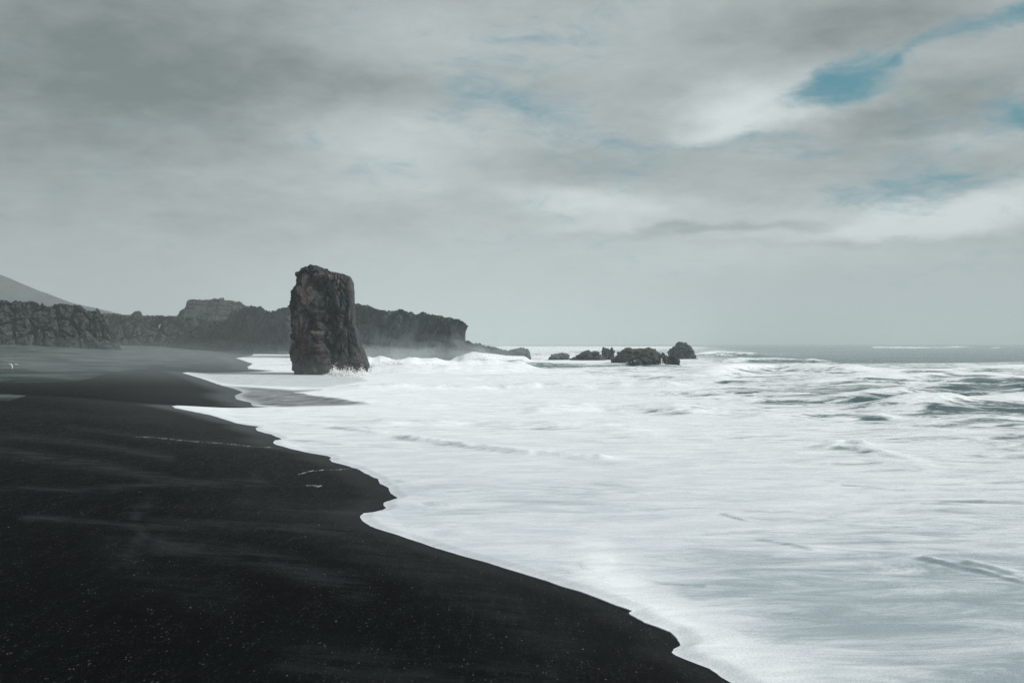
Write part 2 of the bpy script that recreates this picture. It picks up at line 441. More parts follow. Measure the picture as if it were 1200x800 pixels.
def build_sea():
    Y = np.concatenate([[-40, -20, -8, 0, 4], rows_y(985, 1.0)])
    s = np.linspace(0, 1, 620)
    ex = shore_edge(Y)
    ex = ex + np.where(Y > 9, .0016 * Y * fbm(Y * 2.2, 0 * Y, oct=5, seed=71, gain=.7), 0)
    W = 1.25 * np.maximum(Y, 9) + 14
    k = 0.35 * s + 0.65 * s ** 2
    k = np.concatenate([[0, 0.00012, 0.0003, 0.0006, 0.001], k[1:] + 0.0012])
    # clean flight of columns across the frame
    X = ex[:, None] + W[:, None] * k[None, :]
    YY = np.repeat(Y[:, None], k.size, 1)
    D = X - ex[:, None]                              # metres behind the swash edge
    u, v = to_uv(X, YY, 0 * X)
    cover, milk = control(u, v)
    cover = np.where(cover > .88, .88 + (cover - .88) * .35, cover)
    DB = (X - base_line(YY)) * 0.93                  # metres off the mean waterline
    zb = beach_z(X, YY, False)
    thick = 0.05 * sstep(0, 0.35, D) + 0.004
    z0 = np.maximum(zb, 0) + thick + 0.03 * sstep(0.3, 3, D)
    res = np.gradient(Y)[:, None]                    # row spacing: attenuates what the mesh cannot carry
    def band(wl, seed, ax=0.45, oct=1):
        a = np.clip((wl / np.maximum(res, 1e-3) - 1.5) / 2.5, 0, 1)
        return a * fbm(X / wl * ax, YY / wl, oct=oct, seed=seed)
    off = sstep(6, 60, DB)
    near = sstep(0.5, 10, D)
    z = z0.copy()
    z += off * 0.22 * fbm(X / 30 * .35, YY / 17, oct=2, seed=21)
    z += (0.03 * near + 0.30 * off) * band(9, 31) + (0.02 * near + 0.26 * off) * band(4.2, 32) + (0.015 * near + 0.19 * off) * band(2.0, 33)
    z += (0.008 * near + 0.12 * off) * band(0.9, 34) + (0.004 * near + .03 * off) * band(0.4, 35)
    z += sstep(200, 900, YY) * 0.5 * fbm(X / 60, YY / 45, oct=2, seed=41)
    chop = 0.12 + 0.88 * sstep(3, 40, DB)
    film = np.zeros(X.shape)

    def wave(pts, h, wf, wb, lump=0.3, ends=0.15, fo=0.0, face=0.0, seed=1, prof=None, rise=.18):
        """ridge along a crest traced on the water; pts in photo columns/rows of the water level"""
        nonlocal z, cover, chop
        P = [((a - 600) / F * (H * F / (b - HV)), H * F / (b - HV)) for a, b in pts]
        d, t, side = seg_dist(X, YY, P)
        sd = d * np.where(side > 0, 1, -1)           # + beyond the crest, - towards the shore
        e = sstep(0, ends, t) * sstep(0, ends, 1 - t)
        if prof is not None: e = e * np.interp(t, prof[0], prof[1])
        n = fbm(X * 0.8 / max(wf, .2), YY * 0.5 / max(wf, .2), oct=5, seed=seed)
        n2 = fbm(X * 0.25 / max(wf, .2), YY * 0.12 / max(wf, .2), oct=3, seed=seed + 3)
        prf = np.where(sd > 0, np.exp(-(sd / wb) ** 2), np.exp(-(sd / wf) ** 2))
        a = h * e * prf * (1 + lump * n + lump * n2)
        z = z + a
        front = np.exp(-((sd + wf * 1.0) / (wf * 0.7)) ** 2) * e
        top = np.exp(-(sd / (wf * 1.0)) ** 2) * e
        cover = cover + fo * top - face * front
        chop = np.maximum(chop, prf * e * min(1, h * 2))
        return a
    # surge bursting beside the stack, and the one by the low rocks
    wave([(425, 431), (470, 431), (540, 430.5), (625, 430)], 2.0, 2.6, 5, .5, .06, .5, 0, 3, ([0, .2, .45, 1], [1, 1.0, .62, .35]))
    wave([(420, 438), (520, 438), (640, 437)], 0.9, 3, 4, .45, .1, .4, 0, 4)
    wave([(535, 425.5), (565, 425), (625, 424.5)], 2.1, 4, 5, .3, .1, .5, 0, 5, ([0, .3, .6, 1], [.5, 1.05, .7, .5]))
    wave([(620, 421), (660, 420.5), (700, 421)], 1.0, 4, 5, .4, .2, .5, 0, 6)
    wave([(560, 429), (700, 430), (830, 431)], .55, 4, 6, .2, .2, -.1, .3, 7)
    wave([(815, 418), (845, 417), (895, 418.5)], 1.15, 4, 5, .35, .2, .6, .2, 8)
    wave([(820, 442), (862, 437), (905, 434.5), (960, 437), (1040, 438.5)], 1.05, 2.6, 4, .22, .16, .45, .22, 9)
    wave([(1010, 441), (1100, 434), (1200, 431), (1290, 430)], .55, 4, 6, .3, .15, .35, .2, 10)
    wave([(1040, 447), (1120, 443), (1215, 441)], .5, 2.6, 4, .4, .2, .35, .22, 41)
    wave([(845, 425), (905, 423.5), (985, 425.5)], .7, 3, 5, .4, .2, .5, .2, 42)
    wave([(1090, 455), (1150, 452), (1230, 452)], .4, 2.2, 3, .4, .2, .3, .25, 43)
    wave([(700, 440), (790, 443), (870, 448)], .5, 2.4, 4, .5, .2, .3, .22, 44)
    wave([(860, 492), (960, 488), (1060, 490)], .22, 1.2, 2, .5, .2, .2, .28, 45)
    wave([(1060, 505), (1130, 500), (1230, 500)], .2, 1.0, 2, .5, .2, .2, .28, 46)
    wave([(930, 452), (1010, 449), (1090, 447)], .35, 3, 4, .3, .2, .3, .15, 11)
    wave([(960, 470), (1030, 467), (1100, 462), (1160, 458)], .62, 2.4, 3.2, .3, .18, .30, .38, 12)
    wave([(1040, 482), (1100, 476), (1180, 473), (1240, 471)], 0.50, 2.0, 3, .35, .18, .35, .26, 13)
    wave([(850, 470), (920, 468), (1000, 471)], .25, 2, 3, .3, .2, .2, .3, 14)
    wave([(950, 531), (985, 529), (1020, 534), (1065, 541)], .15, .35, .8, .6, .2, .30, .42, 15, ([0, .3, .6, 1], [.7, 1.1, .8, .4]))
    wave([(965, 524), (990, 522), (1030, 527)], .12, .3, .6, .6, .25, .3, .2, 35)
    wave([(1000, 538), (1040, 540), (1085, 547)], .08, .3, .6, .6, .25, .2, .25, 36)
    wave([(930, 548), (1010, 545), (1110, 552)], .10, .6, 1, .3, .2, .1, .22, 16)
    wave([(455, 513), (520, 522), (620, 534), (735, 541)], .13, .35, .9, .5, .1, .12, .30, 17)
    wave([(320, 497), (400, 503), (455, 512)], .08, .35, .9, .5, .15, .08, .2, 18)
    wave([(395, 500), (560, 497), (800, 509)], .22, 1.6, 2.0, .7, .2, .1, .2, 19)
    wave([(560, 486), (700, 480), (860, 486)], .28, 1.8, 2.0, .7, .2, .1, .15, 20)
    wave([(380, 457), (520, 456), (700, 455), (830, 458)], .45, 2.5, 3.0, .8, .12, .1, 0, 24)
    wave([(330, 462), (430, 476), (520, 478)], .13, .6, 2.0, .4, .1, .1, 0, 25)
    wave([(843, 604), (856, 609), (884, 616)], .035, .06, .35, .5, .3, .05, .35, 26)
    wave([(1068, 660), (1110, 668), (1160, 679), (1215, 694)], .060, .09, .45, .6, .12, .08, .38, 27)
    wave([(1120, 668), (1150, 672), (1200, 684)], .05, .12, .3, .5, .2, .2, .3, 28)
    wave([(880, 634), (930, 643), (960, 650)], .03, .12, .4, .2, .2, 0, .25, 29)
    # the second sheet of swash running up over the first
    E = [(694, 661), (683, 664), (686, 668), (701, 673), (716, 690), (742, 712), (770, 722), (800, 738), (850, 770), (900, 800)]
    wave([(720, 660), (694, 659.5), (683, 663), (687, 669), (701, 673)], .012, .08, .4, .1, .05, .0, .45, 30)
    d, _, _ = seg_dist(u, v, [(700, 664), (712, 680), (742, 704), (790, 728), (850, 765), (905, 800), (960, 840)])
    band2 = np.exp(-(d / 24) ** 2); cover = cover + .9 * band2; milk = milk * (1 - .75 * band2)
    d, _, _ = seg_dist(u, v, [(612, 669), (660, 679), (700, 690), (728, 703)])
    cover = cover - .45 * np.exp(-(d / 6.5) ** 2)
    # dark gaps where the backwash thins the foam
    for pts, w, a in (([(738, 681), (780, 688), (822, 691)], 3.0, .5), ([(760, 688), (800, 690)], 2, .4), ([(1000, 742), (1030, 740), (1070, 741)], 3, .55), ([(905, 724), (925, 725)], 2, .4),
                      ([(1040, 731), (1056, 733)], 1.6, .4), ([(890, 746), (895, 747)], 1.5, .5), ([(1100, 592), (1150, 590)], 3.5, .4), ([(1080, 594), (1146, 592)], 3, .3), ([(985, 572), (1060, 578)], 2, .3)):
        d, _, _ = seg_dist(u, v, pts, 1.6)
        cover = cover - a * np.exp(-(d / w) ** 2)
    cover = np.where(cover < .42, .42 - (.42 - cover) * .42, cover) * sstep(0, 1, 2 + 0 * cover) if False else np.where((cover < .54) & (YY < 170) & (v < 600), .54 - (.54 - cover) * .3, cover)
    cover = cover + .28 * fbm(X / 38, YY / 30, oct=4, seed=91) * sstep(120, 190, YY) - .13 * np.exp(-((u - 1080) / 260) ** 2) * np.exp(-((v - 475) / 50) ** 2)
    cover = cover - .16 * sstep(620, 720, v) * sstep(700, 900, u + (v - 600) * -.2) * (D > 0)
    # far whitecaps
    for pts, w, a in (([(1022, 407.6), (1080, 407.9), (1142, 407.4)], .7, .8), ([(1160, 408.9), (1175, 408.9)], .6, .8), ([(1142, 404), (1152, 404)], .5, .7), ([(1105, 407), (1130, 407.3)], .8, .4)):
        d, _, _ = seg_dist(u, v, pts)
        g = np.exp(-(d / w) ** 2)
        g = g * np.clip(.5 + 1.6 * fbm(X / 14, YY / 90, oct=4, seed=97), 0, 1.3)
        cover = cover + a * g; z = z + .9 * g
    # thin films left on the sand by the stack
    film = np.maximum(film, .36 * soft_poly(u, v, [(180, 436), (250, 436.2), (330, 436.5), (420, 442), (430, 447), (380, 455), (330, 454), (290, 452.5), (240, 450)], 2.2))
    film = np.maximum(film, .90 * soft_poly(u, v, [(200, 446.5), (235, 446.8), (258, 451.5), (300, 454.5), (345, 458.2), (378, 457.8), (345, 461), (362, 466), (432, 476), (330, 478), (290, 474.5), (240, 466)], 1.4))
    film = film * (1 - .75 * np.exp(-((seg_dist(u, v, [(214, 440), (256, 450.6), (285, 453), (345, 457)])[0]) / 1.1) ** 2))
    # white rim where the sheet ends on the sand
    rim = np.exp(-(D / (0.006 * YY + 0.12)) ** 2)
    cover = cover + .25 * rim + (1 - sstep(.5, 3, D)) * np.maximum(0, .8 - cover)
    film = film * (1 - .5 * rim)
    z = np.where(D < .02, np.maximum(zb, -1) + .004, z)
    # keep the water off the eye and join the swash edge to the sand
    z = z0 + (z - z0) * sstep(0, 0.8, D)
    z[:, 0] = np.maximum(beach_z(X[:, 0], Y), zb[:, 0]) - 0.01
    milk = milk * (.35 + .65 * sstep(450, 570, v))
    chop = chop / (1 + (YY / 260) ** 1.5)
    me = mesh_object('sea', np.stack([X, YY, z], -1), grid_faces(*X.shape), M_SEA,
                     {'foam': cover, 'milk': milk, 'chop': chop, 'film': film})
    tag(me, kind='structure')
    return X, YY, z
SX, SY, SZ = build_sea()

# ---------------------------------------------------------------- the stack
def build_stack():
    y0, yc = 124.0, 128.3
    k = y0 / F
    vL = np.array([300, 311, 314, 319, 328, 338, 356, 380, 410, 439, 470]); uL = np.array([353, 349, 344.5, 341.5, 339.5, 338, 337, 337.6, 338, 338, 336])
    vR = np.array([300, 318, 324, 337, 354, 375, 390, 405, 416, 429, 440, 470]); uR = np.array([398, 402, 405, 406.5, 407, 407.5, 411, 415, 420, 425, 425, 428])
    def edge(v):
        l = np.interp(v, vL, uL); r = np.interp(v, vR, uR)
        return (l - 600) * k, (r - 600) * k
    def topz(x):
        u = x / k + 600
        vt = np.interp(u, [340, 346, 352, 358, 364, 370, 376, 382, 389, 395, 401, 407], [316, 314.5, 311.5, 311, 310, 312, 314.5, 318, 318.5, 319, 319.5, 321])
        return H + (HV - vt) * k
    N, Mz, Mc = 520, 430, 60
    th = np.linspace(0, 2 * np.pi, N, endpoint=False)
    zs = np.linspace(-2.2, 13.05, Mz)
    e = 0.42
    cx = np.sign(np.cos(th)) * np.abs(np.cos(th)) ** e
    cy = np.sign(np.sin(th)) * np.abs(np.sin(th)) ** e
    rows = []
    for z in zs:
        f = (z + 2.2) / (13.05 + 2.2)
        v = HV + (H - z) / k
        l, r = edge(v)
        b = 4.6 - 0.9 * f - 0.5 * (1 - f)
        xs = (l + r) / 2 + cx * (r - l) / 2
        zz = np.minimum(z, z * 0 + 99)
        # limit the height of each column to the sloping top
        rows.append(np.stack([xs, yc + cy * b, np.full(N, z)], -1))
    for i in range(1, Mc + 1):
        g = 1 - (i / Mc) ** 1.0
        l, r = edge(HV + (H - zs[-1]) / k)
        q = rows[Mz - 1]
        c = np.array([(l + r) / 2, yc, zs[-1]])
        rows.append(c + (q - c) * max(g, 0.002))
    P = np.array(rows)
    tz = topz(P[..., 0])
    zz = P[..., 2]
    # squeeze the upper metres under the sloping top
    f = np.clip((zz - 9.0) / (13.05 - 9.0), 0, 1)
    P[..., 2] = np.where(zz > 9, 9 + f * (tz - 0.2 - 9), zz)
    cap = np.zeros(P.shape[:2]); 
    for i in range(1, Mc + 1):
        cap[Mz - 1 + i] = i / Mc
    P[..., 2] += 0.2 * (1 - (1 - np.minimum(cap * 2.2, 1)) ** 2)
    X, Y, Z = P[..., 0].copy(), P[..., 1].copy(), P[..., 2].copy()
    nx, ny = X - ((X[:1].min(axis=1, keepdims=True) + X[:1].max(axis=1, keepdims=True)) / 2), Y - yc
    L = np.hypot(nx, ny) + 1e-6; nx /= L; ny /= L
    side = 1 - cap
    w1, w2, _c = worley(X * 0.42, Y * 0.42, Z * 0.24, 3)
    a1, a2, c2 = worley(X * 1.15 + 0.2 * Z, Y * 1.15, Z * 0.62, 8)
    b1, b2, c3 = worley(X * 3.1, Y * 3.1, Z * 2.0, 18)
    n = fbm(X * 0.35, Y * 0.35, Z * 0.22, oct=6, seed=5)
    r = fbm(X * 0.9, Y * 0.9, Z * 0.42, oct=6, seed=9, ridged=True)
    n = n * 1.0
    disp = -0.30 + 0.50 * (_c - .5) + 0.45 * (c2 - 0.5) + 0.20 * (c3 - .5) + 0.55 * n + 0.28 * r
    disp -= (0.75 * np.exp(-((w2 - w1) / 0.07) ** 2) + 0.30 * np.exp(-((a2 - a1) / 0.08) ** 2)) * sstep(.1, -.5, ny)
    # the shaped face: dark overhang under the right shoulder, bulging lower face, notch by the waterline
    ul = (X / k + 600); vl = HV + (H - Z) / k
    front = sstep(0, -0.35, ny)
    def bl(uc, vc, ru, rv): return np.exp(-((ul - uc) / ru) ** 2 - ((vl - vc) / rv) ** 2) * front
    disp += 0.9 * bl(374, 395, 11, 24) + 0.7 * bl(400, 385, 7, 22) + 0.6 * bl(350, 360, 9, 40) - .8 * bl(388, 362, 5, 20) - 1.0 * bl(371, 338, 10, 7)
    disp += 0.8 * bl(392, 345, 5, 12) - .5 * bl(360, 420, 4, 12) + 0.6 * bl(376, 322, 14, 5) - 0.8 * bl(398, 340, 3, 20)
    disp = disp * side
    disp = np.where(front > .5, disp, disp * .55 + .12) * 1.0 if False else disp * (0.22 + 0.78 * front) + .05 * (1 - front)
    X = X + nx * disp; Y = Y + ny * disp
    Z = Z + 0.30 * fbm(X * 0.9, Y * 0.9, 0 * Z + 3.3, oct=5, seed=31) * sstep(10.5, 13, Z) + 0.25 * (c3 - .5) * sstep(12, 13.2, Z) * (1 - (cap > .9))
    pale = 1.0 * bl(372, 388, 5, 8) + 0.9 * bl(361, 406, 4, 6) + .5 * bl(405, 396, 3, 16) + .45 * bl(393, 330, 12, 12) * (c3 > .6) + .7 * bl(385, 320, 22, 3) * (c3 > .45)
    pale += .6 * bl(377, 396, 10, 12) * (c3 > .75)
    root = bpy.data.objects.new('sea_stack', None)
    o = mesh_object('sea_stack', np.stack([X, Y, Z], -1), grid_faces(P.shape[0], N, True), M_STACK, {'pale': np.clip(pale, 0, 1)})
    bpy.data.objects.remove(root)
    tag(o, 'tall dark basalt sea stack standing alone at the edge of the surf', 'sea stack')
    return o
build_stack()

# ---------------------------------------------------------------- cliffs
def curtain(name, prof, zbase, lean, depth, mat, label, cat, amp=1.0, cell=6.0, ragged=0.5, cols=500, rows=130, hole=None, seed=1, pale=None, back=None, bottom_extra=3.0, cellv=.85, endpx=None):
    """prof: (u, v_top, y) along the cliff; the face rises from zbase to the traced top and a plateau lies behind it"""
    pu = np.array([p[0] for p in prof], float); pv = np.array([p[1] for p in prof], float); py = np.array([p[2] for p in prof], float)
    U = np.linspace(pu[0], pu[-1], cols)
    y = np.interp(U, pu, py); vt = np.interp(U, pu, pv)
    x = (U - 600) / F * y
    zt = H - (vt - HV) / F * y
    zb = np.interp(U, [p[0] for p in zbase], [p[1] for p in zbase]) - bottom_extra
    ra, rb_, rc = worley(x / cell * 1.6, y / cell * 0, 0 * x, seed + 40)
    rd, re_, rf = worley(x / cell * 4.5, y / cell * 0, 0 * x, seed + 41)
    rag = ragged * (1.0 * fbm(x * 0.3, y * .1, oct=5, seed=seed + 2) + 0.9 * (rc - .5) + .7 * (rf - .5) - .8 * np.exp(-((rb_ - ra) / .12) ** 2))
    zt = np.maximum(zt + rag, zb + .6)
    tx_, ty_ = np.gradient(x), np.gradient(y)
    L = np.hypot(tx_, ty_); nx, ny = ty_ / L, -tx_ / L          # towards the viewer
    bd = np.array([x[-1], y[-1]]); bd /= np.hypot(*bd)
    nx = nx * .5 - bd[0] * .5; ny = ny * .5 - bd[1] * .5
    L = np.hypot(nx, ny); nx /= L; ny /= L
    s = np.linspace(0, 1, rows)
    nb = 40
    Fx = x[None] - nx[None] * lean * (s[:, None] ** 1.3) ; Fy = y[None] - ny[None] * lean * (s[:, None] ** 1.3)
    Fz = zb[None] + (zt - zb)[None] * s[:, None]
    w1, w2, c1 = worley(Fx / cell, Fy / cell, Fz / cell * cellv, seed)
    v1, v2, c2 = worley(Fx / cell * 2.7, Fy / cell * 2.7, Fz / cell * 2.7 * cellv, seed + 6)
    u1, u2, c3 = worley(Fx / cell * 6.5, Fy / cell * 6.5, Fz / cell * 6.5 * cellv, seed + 8)
    g = fbm(Fx / cell * .9 + Fz / cell * .25, Fy / cell * .9, Fz / cell * .42, oct=6, seed=seed + 1, ridged=True)
    n = fbm(Fx / cell * .4, Fy / cell * .4, Fz / cell * .25, oct=6, seed=seed + 5)
    disp = 1.35 * amp * (0.9 * (c1 - .5) + 0.5 * (c2 - .5) + .3 * (c3 - .5) + 0.7 * g + 1.1 * n - 0.8 * np.exp(-((w2 - w1) / .09) ** 2) - .3 * np.exp(-((v2 - v1) / .1) ** 2))
    endw = sstep(.955, 1, np.linspace(0, 1, cols))[None] * np.ones(s.shape)[:, None]
    px_s = np.interp(s, endpx[0], endpx[1])[:, None] if endpx else 0 * s[:, None]
    disp = disp * (1 - .75 * endw)
    Fx = Fx + nx * disp + endw * (px_s * y[-1] / F + (1.6 * amp * (fbm(Fz * .35, 0 * Fz + 2.2, oct=5, seed=seed + 60) + .5 * (c2 - .5)) if endpx else 0)); Fy = Fy + ny * disp
    Fz = Fz + s[:, None] ** 8 * .4 * amp * (c3 - .5)
    # plateau and back
    b = np.linspace(0, 1, nb + 1)[1:]
    px = Fx[-1][None] + bd[0] * depth * b[:, None]; py_ = Fy[-1][None] + bd[1] * depth * b[:, None]
    pz = Fz[-1][None] - 0.0 * b[:, None] + .35 * fbm(px * .2, py_ * .2, oct=4, seed=seed + 9) * sstep(0, .15, b)[:, None] - (.02 * depth) * b[:, None]
    r = s[::-1][1:]
    bx = px[-1][None] + 0 * r[:, None]; by = py_[-1][None] + (1 - r[:, None]) * min(lean, 4)
    bz = zb[None] + (pz[-1] - zb)[None] * r[:, None]
    X = np.concatenate([Fx, px, bx]); Y = np.concatenate([Fy, py_, by]); Z = np.concatenate([Fz, pz, bz])
    faces = grid_faces(*X.shape)
    n_, m_ = X.shape
    extra = []
    if hole:
        uc, vc, ru, rv = hole
        uu = (Fx / Fy) * F + 600; vv = HV + (H - Fz) / Fy * F
        j0, j1 = np.where(np.abs(U - uc) < ru)[0][[0, -1]]
        cm = (j0 + j1) // 2
        inr = np.where(np.abs(vv[:, cm] - vc) < rv)[0]; i0, i1 = inr[0], inr[-1]
        mask = np.ones((n_ - 1, m_ - 1), bool)
        sel = []
        for i in range(i0, i1):
            for j in range(j0, j1):
                a = (i - (i0 + i1 - 1) / 2) / ((i1 - i0) / 2); c = (j - (j0 + j1 - 1) / 2) / ((j1 - j0) / 2)
                if abs(a) ** 3 + abs(c) ** 3 < 1.0:
                    mask[i, j] = False; sel.append((i, j))
        # same z band on the back wall (row r index runs downwards)
        ss = set(sel)
        def bk(i):  # vertex row on the back for front row i
            return rows + nb + (rows - 1 - i) - 1
        for i, j in sel: mask[bk(i + 1), j] = False
        for i, j in sel:
            for (di, dj, va, vb) in ((-1, 0, (0, 0), (0, 1)), (1, 0, (1, 1), (1, 0)), (0, -1, (1, 0), (0, 0)), (0, 1, (0, 1), (1, 1))):
                if (i + di, j + dj) not in ss:
                    A = (i + va[0]) * m_ + j + va[1]; B = (i + vb[0]) * m_ + j + vb[1]
                    A2 = bk(i + va[0]) * m_ + j + va[1]; B2 = bk(i + vb[0]) * m_ + j + vb[1]
                    extra.append([A, A2, B2, B])
        faces = faces[mask.ravel()]
        faces = np.concatenate([faces, np.array(extra)])
    # end caps
    caps = []
    for j, flip in ((0, 0), (m_ - 1, 1)):
        for i in range(n_ // 2):
            q = [i * m_ + j, (i + 1) * m_ + j, (n_ - 2 - i) * m_ + j, (n_ - 1 - i) * m_ + j]
            if q[1] != q[2]: caps.append(q[::-1] if flip else q)
    faces = np.concatenate([faces, np.array(caps)])
    pl = np.zeros(X.shape)
    if pale:
        uu = X / np.maximum(Y, 1) * F + 600; vv = HV + (H - Z) / np.maximum(Y, 1) * F
        for (a, b_, ra, rb, k) in pale: pl += k * np.exp(-((uu - a) / ra) ** 2 - ((vv - b_) / rb) ** 2)
    o = mesh_object(name, np.stack([X, Y, Z], -1), faces, mat, {'pale': np.clip(pl, 0, 1)})
    tag(o, label, cat)
    return o

curtain('headland', [(340, 357, 282), (350, 356, 279), (370, 356, 274), (400, 356, 266), (412, 355.5, 262), (424, 357, 259), (432, 361, 257), (446, 363, 252), (458, 362.5, 249), (470, 365, 246),
        (490, 367, 241), (505, 368, 237), (520, 370.5, 233), (532, 372, 230), (537, 374, 229), (540.5, 377, 228)],
        [(300, 0), (620, 0)], 3, 40, M_CLIFF, 'long flat topped headland cliff running out to sea behind the tall stack', 'headland cliff', amp=1.0, cell=6, ragged=.5, cols=560, rows=150, seed=4, endpx=([0, .25, .5, .7, .85, 1], [3, .5, .5, 1.5, .3, -3]))
curtain('low_spur', [(526, 398, 232), (536, 400, 231), (541, 401, 230), (548, 403, 229), (556, 403.5, 228), (566, 406, 227), (575, 407.5, 226), (586, 410, 224), (600, 413, 223), (612, 418, 222)],
        [(528, 0), (620, 0)], 4, 10, M_CLIFF, 'low rocky spur stepping down from the foot of the headland into the surf', 'rocks', amp=.7, cell=2.6, ragged=.28, cols=220, rows=60, seed=6)
curtain('rock_cliff', [(247, 398, 392), (256, 378, 388), (262, 364, 385), (268, 360, 383), (276, 358.5, 380), (290, 358.5, 377), (300, 359, 374), (306, 361, 373), (311, 364, 372), (316, 361, 368), (326, 359.5, 364), (334, 357, 360), (345, 358, 360)],
        [(247, .6), (345, 0)], 5, 40, M_CLIFF, 'rounded grey cliff block rising from the back of the beach left of the stack', 'cliff', amp=1.5, cell=7, ragged=.5, cols=260, rows=130, seed=9,
        pale=[(282, 404, 22, 12, .55), (292, 395, 12, 12, .4)])
curtain('beach_cliff', [(-190, 349, 240), (-120, 350, 250), (-60, 350, 255), (0, 350.5, 258), (30, 351.5, 260), (45, 356, 260), (60, 358, 260), (66, 355, 261), (78, 355, 262), (90, 356, 264), (96, 360, 264), (104, 363, 266), (110, 362, 267), (114, 360.5, 267), (119, 361, 268), (123, 366, 269), (128, 374, 270), (134, 386, 272), (140, 395, 273), (144, 400, 274)],
        [(-190, 4.5), (60, 4.4), (144, 4.2)], 3.5, 60, M_LEFT, 'craggy dark cliff with pale lower buttresses at the left edge of the beach', 'cliff', amp=1.25, cell=4.6, ragged=.45, cols=620, rows=130, seed=15,
        pale=[(17, 388, 11, 12, .75), (2, 385, 5, 12, .75), (42, 380, 9, 14, .3), (70, 385, 10, 9, .25)])
curtain('ridge', [(96, 372, 424), (118, 366.5, 422), (135, 367.5, 420), (150, 368, 419), (170, 369, 418), (185, 369.5, 417), (200, 370, 415), (225, 372, 411), (245, 374.5, 406), (262, 375, 400), (272, 374, 396)],
        [(96, 5), (200, 5), (272, 2)], 6, 16, M_GRASSY, 'low scrubby ridge with a small see through hole behind the dunes', 'ridge', amp=1.3, cell=6, ragged=.12, cols=420, rows=120, hole=(180, 381.6, 3.6, 3.4), seed=22,
        pale=[(165, 390, 12, 6, .35), (208, 385, 9, 8, .35)])
curtain('knoll', [(186, 369, 450), (189, 363, 449), (195, 358, 448), (207, 354, 446), (208.5, 347.5, 446), (218, 348, 445), (219, 350, 445), (223, 348.8, 445), (235, 347, 444), (248, 346.5, 443), (249.5, 345, 443), (251, 349.5, 443), (258, 350.5, 442), (262, 355, 441), (266, 356, 440), (269, 355.5, 440), (273, 359, 439), (277, 364, 438), (284, 372, 437)],
        [(186, 8), (284, 8)], 22, 12, M_GRASSY, 'flat topped rocky knoll with a crenellated crest above the ridge', 'hill', amp=.9, cell=4.5, ragged=.22, cols=360, rows=90, seed=28)

def boulder(name, cx, cy, cz, rx, ry, rz, mat, label, cat, seed, group=None, flat=0.0, amp=.35, sub=5, top=None, rot=0, frac=1.0):
    bpy.ops.mesh.primitive_ico_sphere_add(subdivisions=sub, radius=1)
    o = bpy.context.object; o.name = name; o.data.name = name
    n = len(o.data.vertices)
    co = np.empty(n * 3, np.float32); o.data.vertices.foreach_get('co', co); co = co.reshape(-1, 3).astype(float)
    x, y, z = co.T
    e = .75
    bx = np.sign(x) * np.abs(x) ** e; by = np.sign(y) * np.abs(y) ** e; bz = np.sign(z) * np.abs(z) ** e
    w1, w2, c = worley(x * 1.6 + seed, y * 1.6, z * 1.6, seed)
    v1, v2, c2 = worley(x * 4 + seed, y * 4, z * 4, seed + 3)
    nn = fbm(x * 1.5 + seed * 3.3, y * 1.5, z * 1.5, oct=6, seed=seed)
    r = 1 + amp * (nn * .9 + (c - .5) * .8 + (c2 - .5) * .3 - .35 * np.exp(-((w2 - w1) / .08) ** 2))
    X, Y, Z = bx * rx * r, by * ry * r, bz * rz * r
    if top is not None: Z = Z * np.where(Z > 0, np.interp(X / rx, top[0], top[1]), 1)
    ca, sa = math.cos(rot), math.sin(rot)
    X, Y = X * ca - Y * sa, X * sa + Y * ca
    o.data.vertices.foreach_set('co', np.stack([X, Y, Z], -1).astype(np.float32).ravel())
    o.data.polygons.foreach_set('use_smooth', np.full(len(o.data.polygons), True))
    o.location = (cx, cy, cz); o.data.update()
    o.data.materials.append(mat)
    tag(o, label, cat, group)
    return o

def reef(u0, u1, vtop, y, label, seed, top=None, ry=None, amp=.32, dz=0.0):
    w = (u1 - u0) / F * y / 2
    x = ((u0 + u1) / 2 - 600) / F * y
    h = H - (vtop - HV) / F * y
    boulder('rock', x, y, -.3 + dz, w / 1.05, ry or max(w * .7, 2), (h + .3) / 1.0, M_REEF, label, 'rock', seed, 'low rocks off the headland', top=top, amp=amp * 1.35, sub=6)
reef(586, 622.5, 409, 225, 'blocky square shouldered rock at the tip of the headland', 31, ([-1, -.6, .2, .9, 1], [.62, .85, 1, 1.05, .9]), 5, .16)
reef(643, 666, 414.5, 246, 'smallest low domed rock in the surf between two larger ones', 32, None, 3)
reef(667, 714, 411.5, 236, 'flat wedge shaped rock rising to the right amid white surf', 33, ([-1, -.5, 0, 1], [.5, .7, 1, 1.05]), 5)
reef(706, 720, 409.2, 240, 'small upright knob of rock at the right end of the wedge shaped one', 34, None, 2.4)
reef(719, 772, 408.2, 214, 'broad black rock behind the nearest one of the chain', 35, ([-1, -.5, 0, .6, 1], [.6, .85, .95, 1.08, .9]), 6)
reef(734, 777, 416, 167, 'nearest rounded rock with white water streaming beside it', 36, ([-1, -.5, 0, .6, 1], [.7, .9, 1, .95, .8]), 3)
reef(768, 798, 413, 172, 'sloping rock joined to the right of the nearest one', 37, ([-1, -.3, .2, 1], [.9, 1.05, .85, .5]), 2.6)
reef(782, 816, 404.8, 262, 'pointed outermost rock at the seaward end of the chain', 38, ([-1, -.4, 0, .5, 1], [.7, 1.02, 1, .85, .6]), 5)

# a squared outcrop on the ridge line
x, y, z = at(155.5, 368.5, 421)
boulder('outcrop', x, y + 4, z - .2, 2.0, 1.6, 1.75, M_CLIFF, 'small square rock outcrop on the skyline of the low ridge', 'outcrop', 44, amp=.22, sub=5, top=([-1, -.4, 0, 1], [.5, .9, 1, 1.05]))

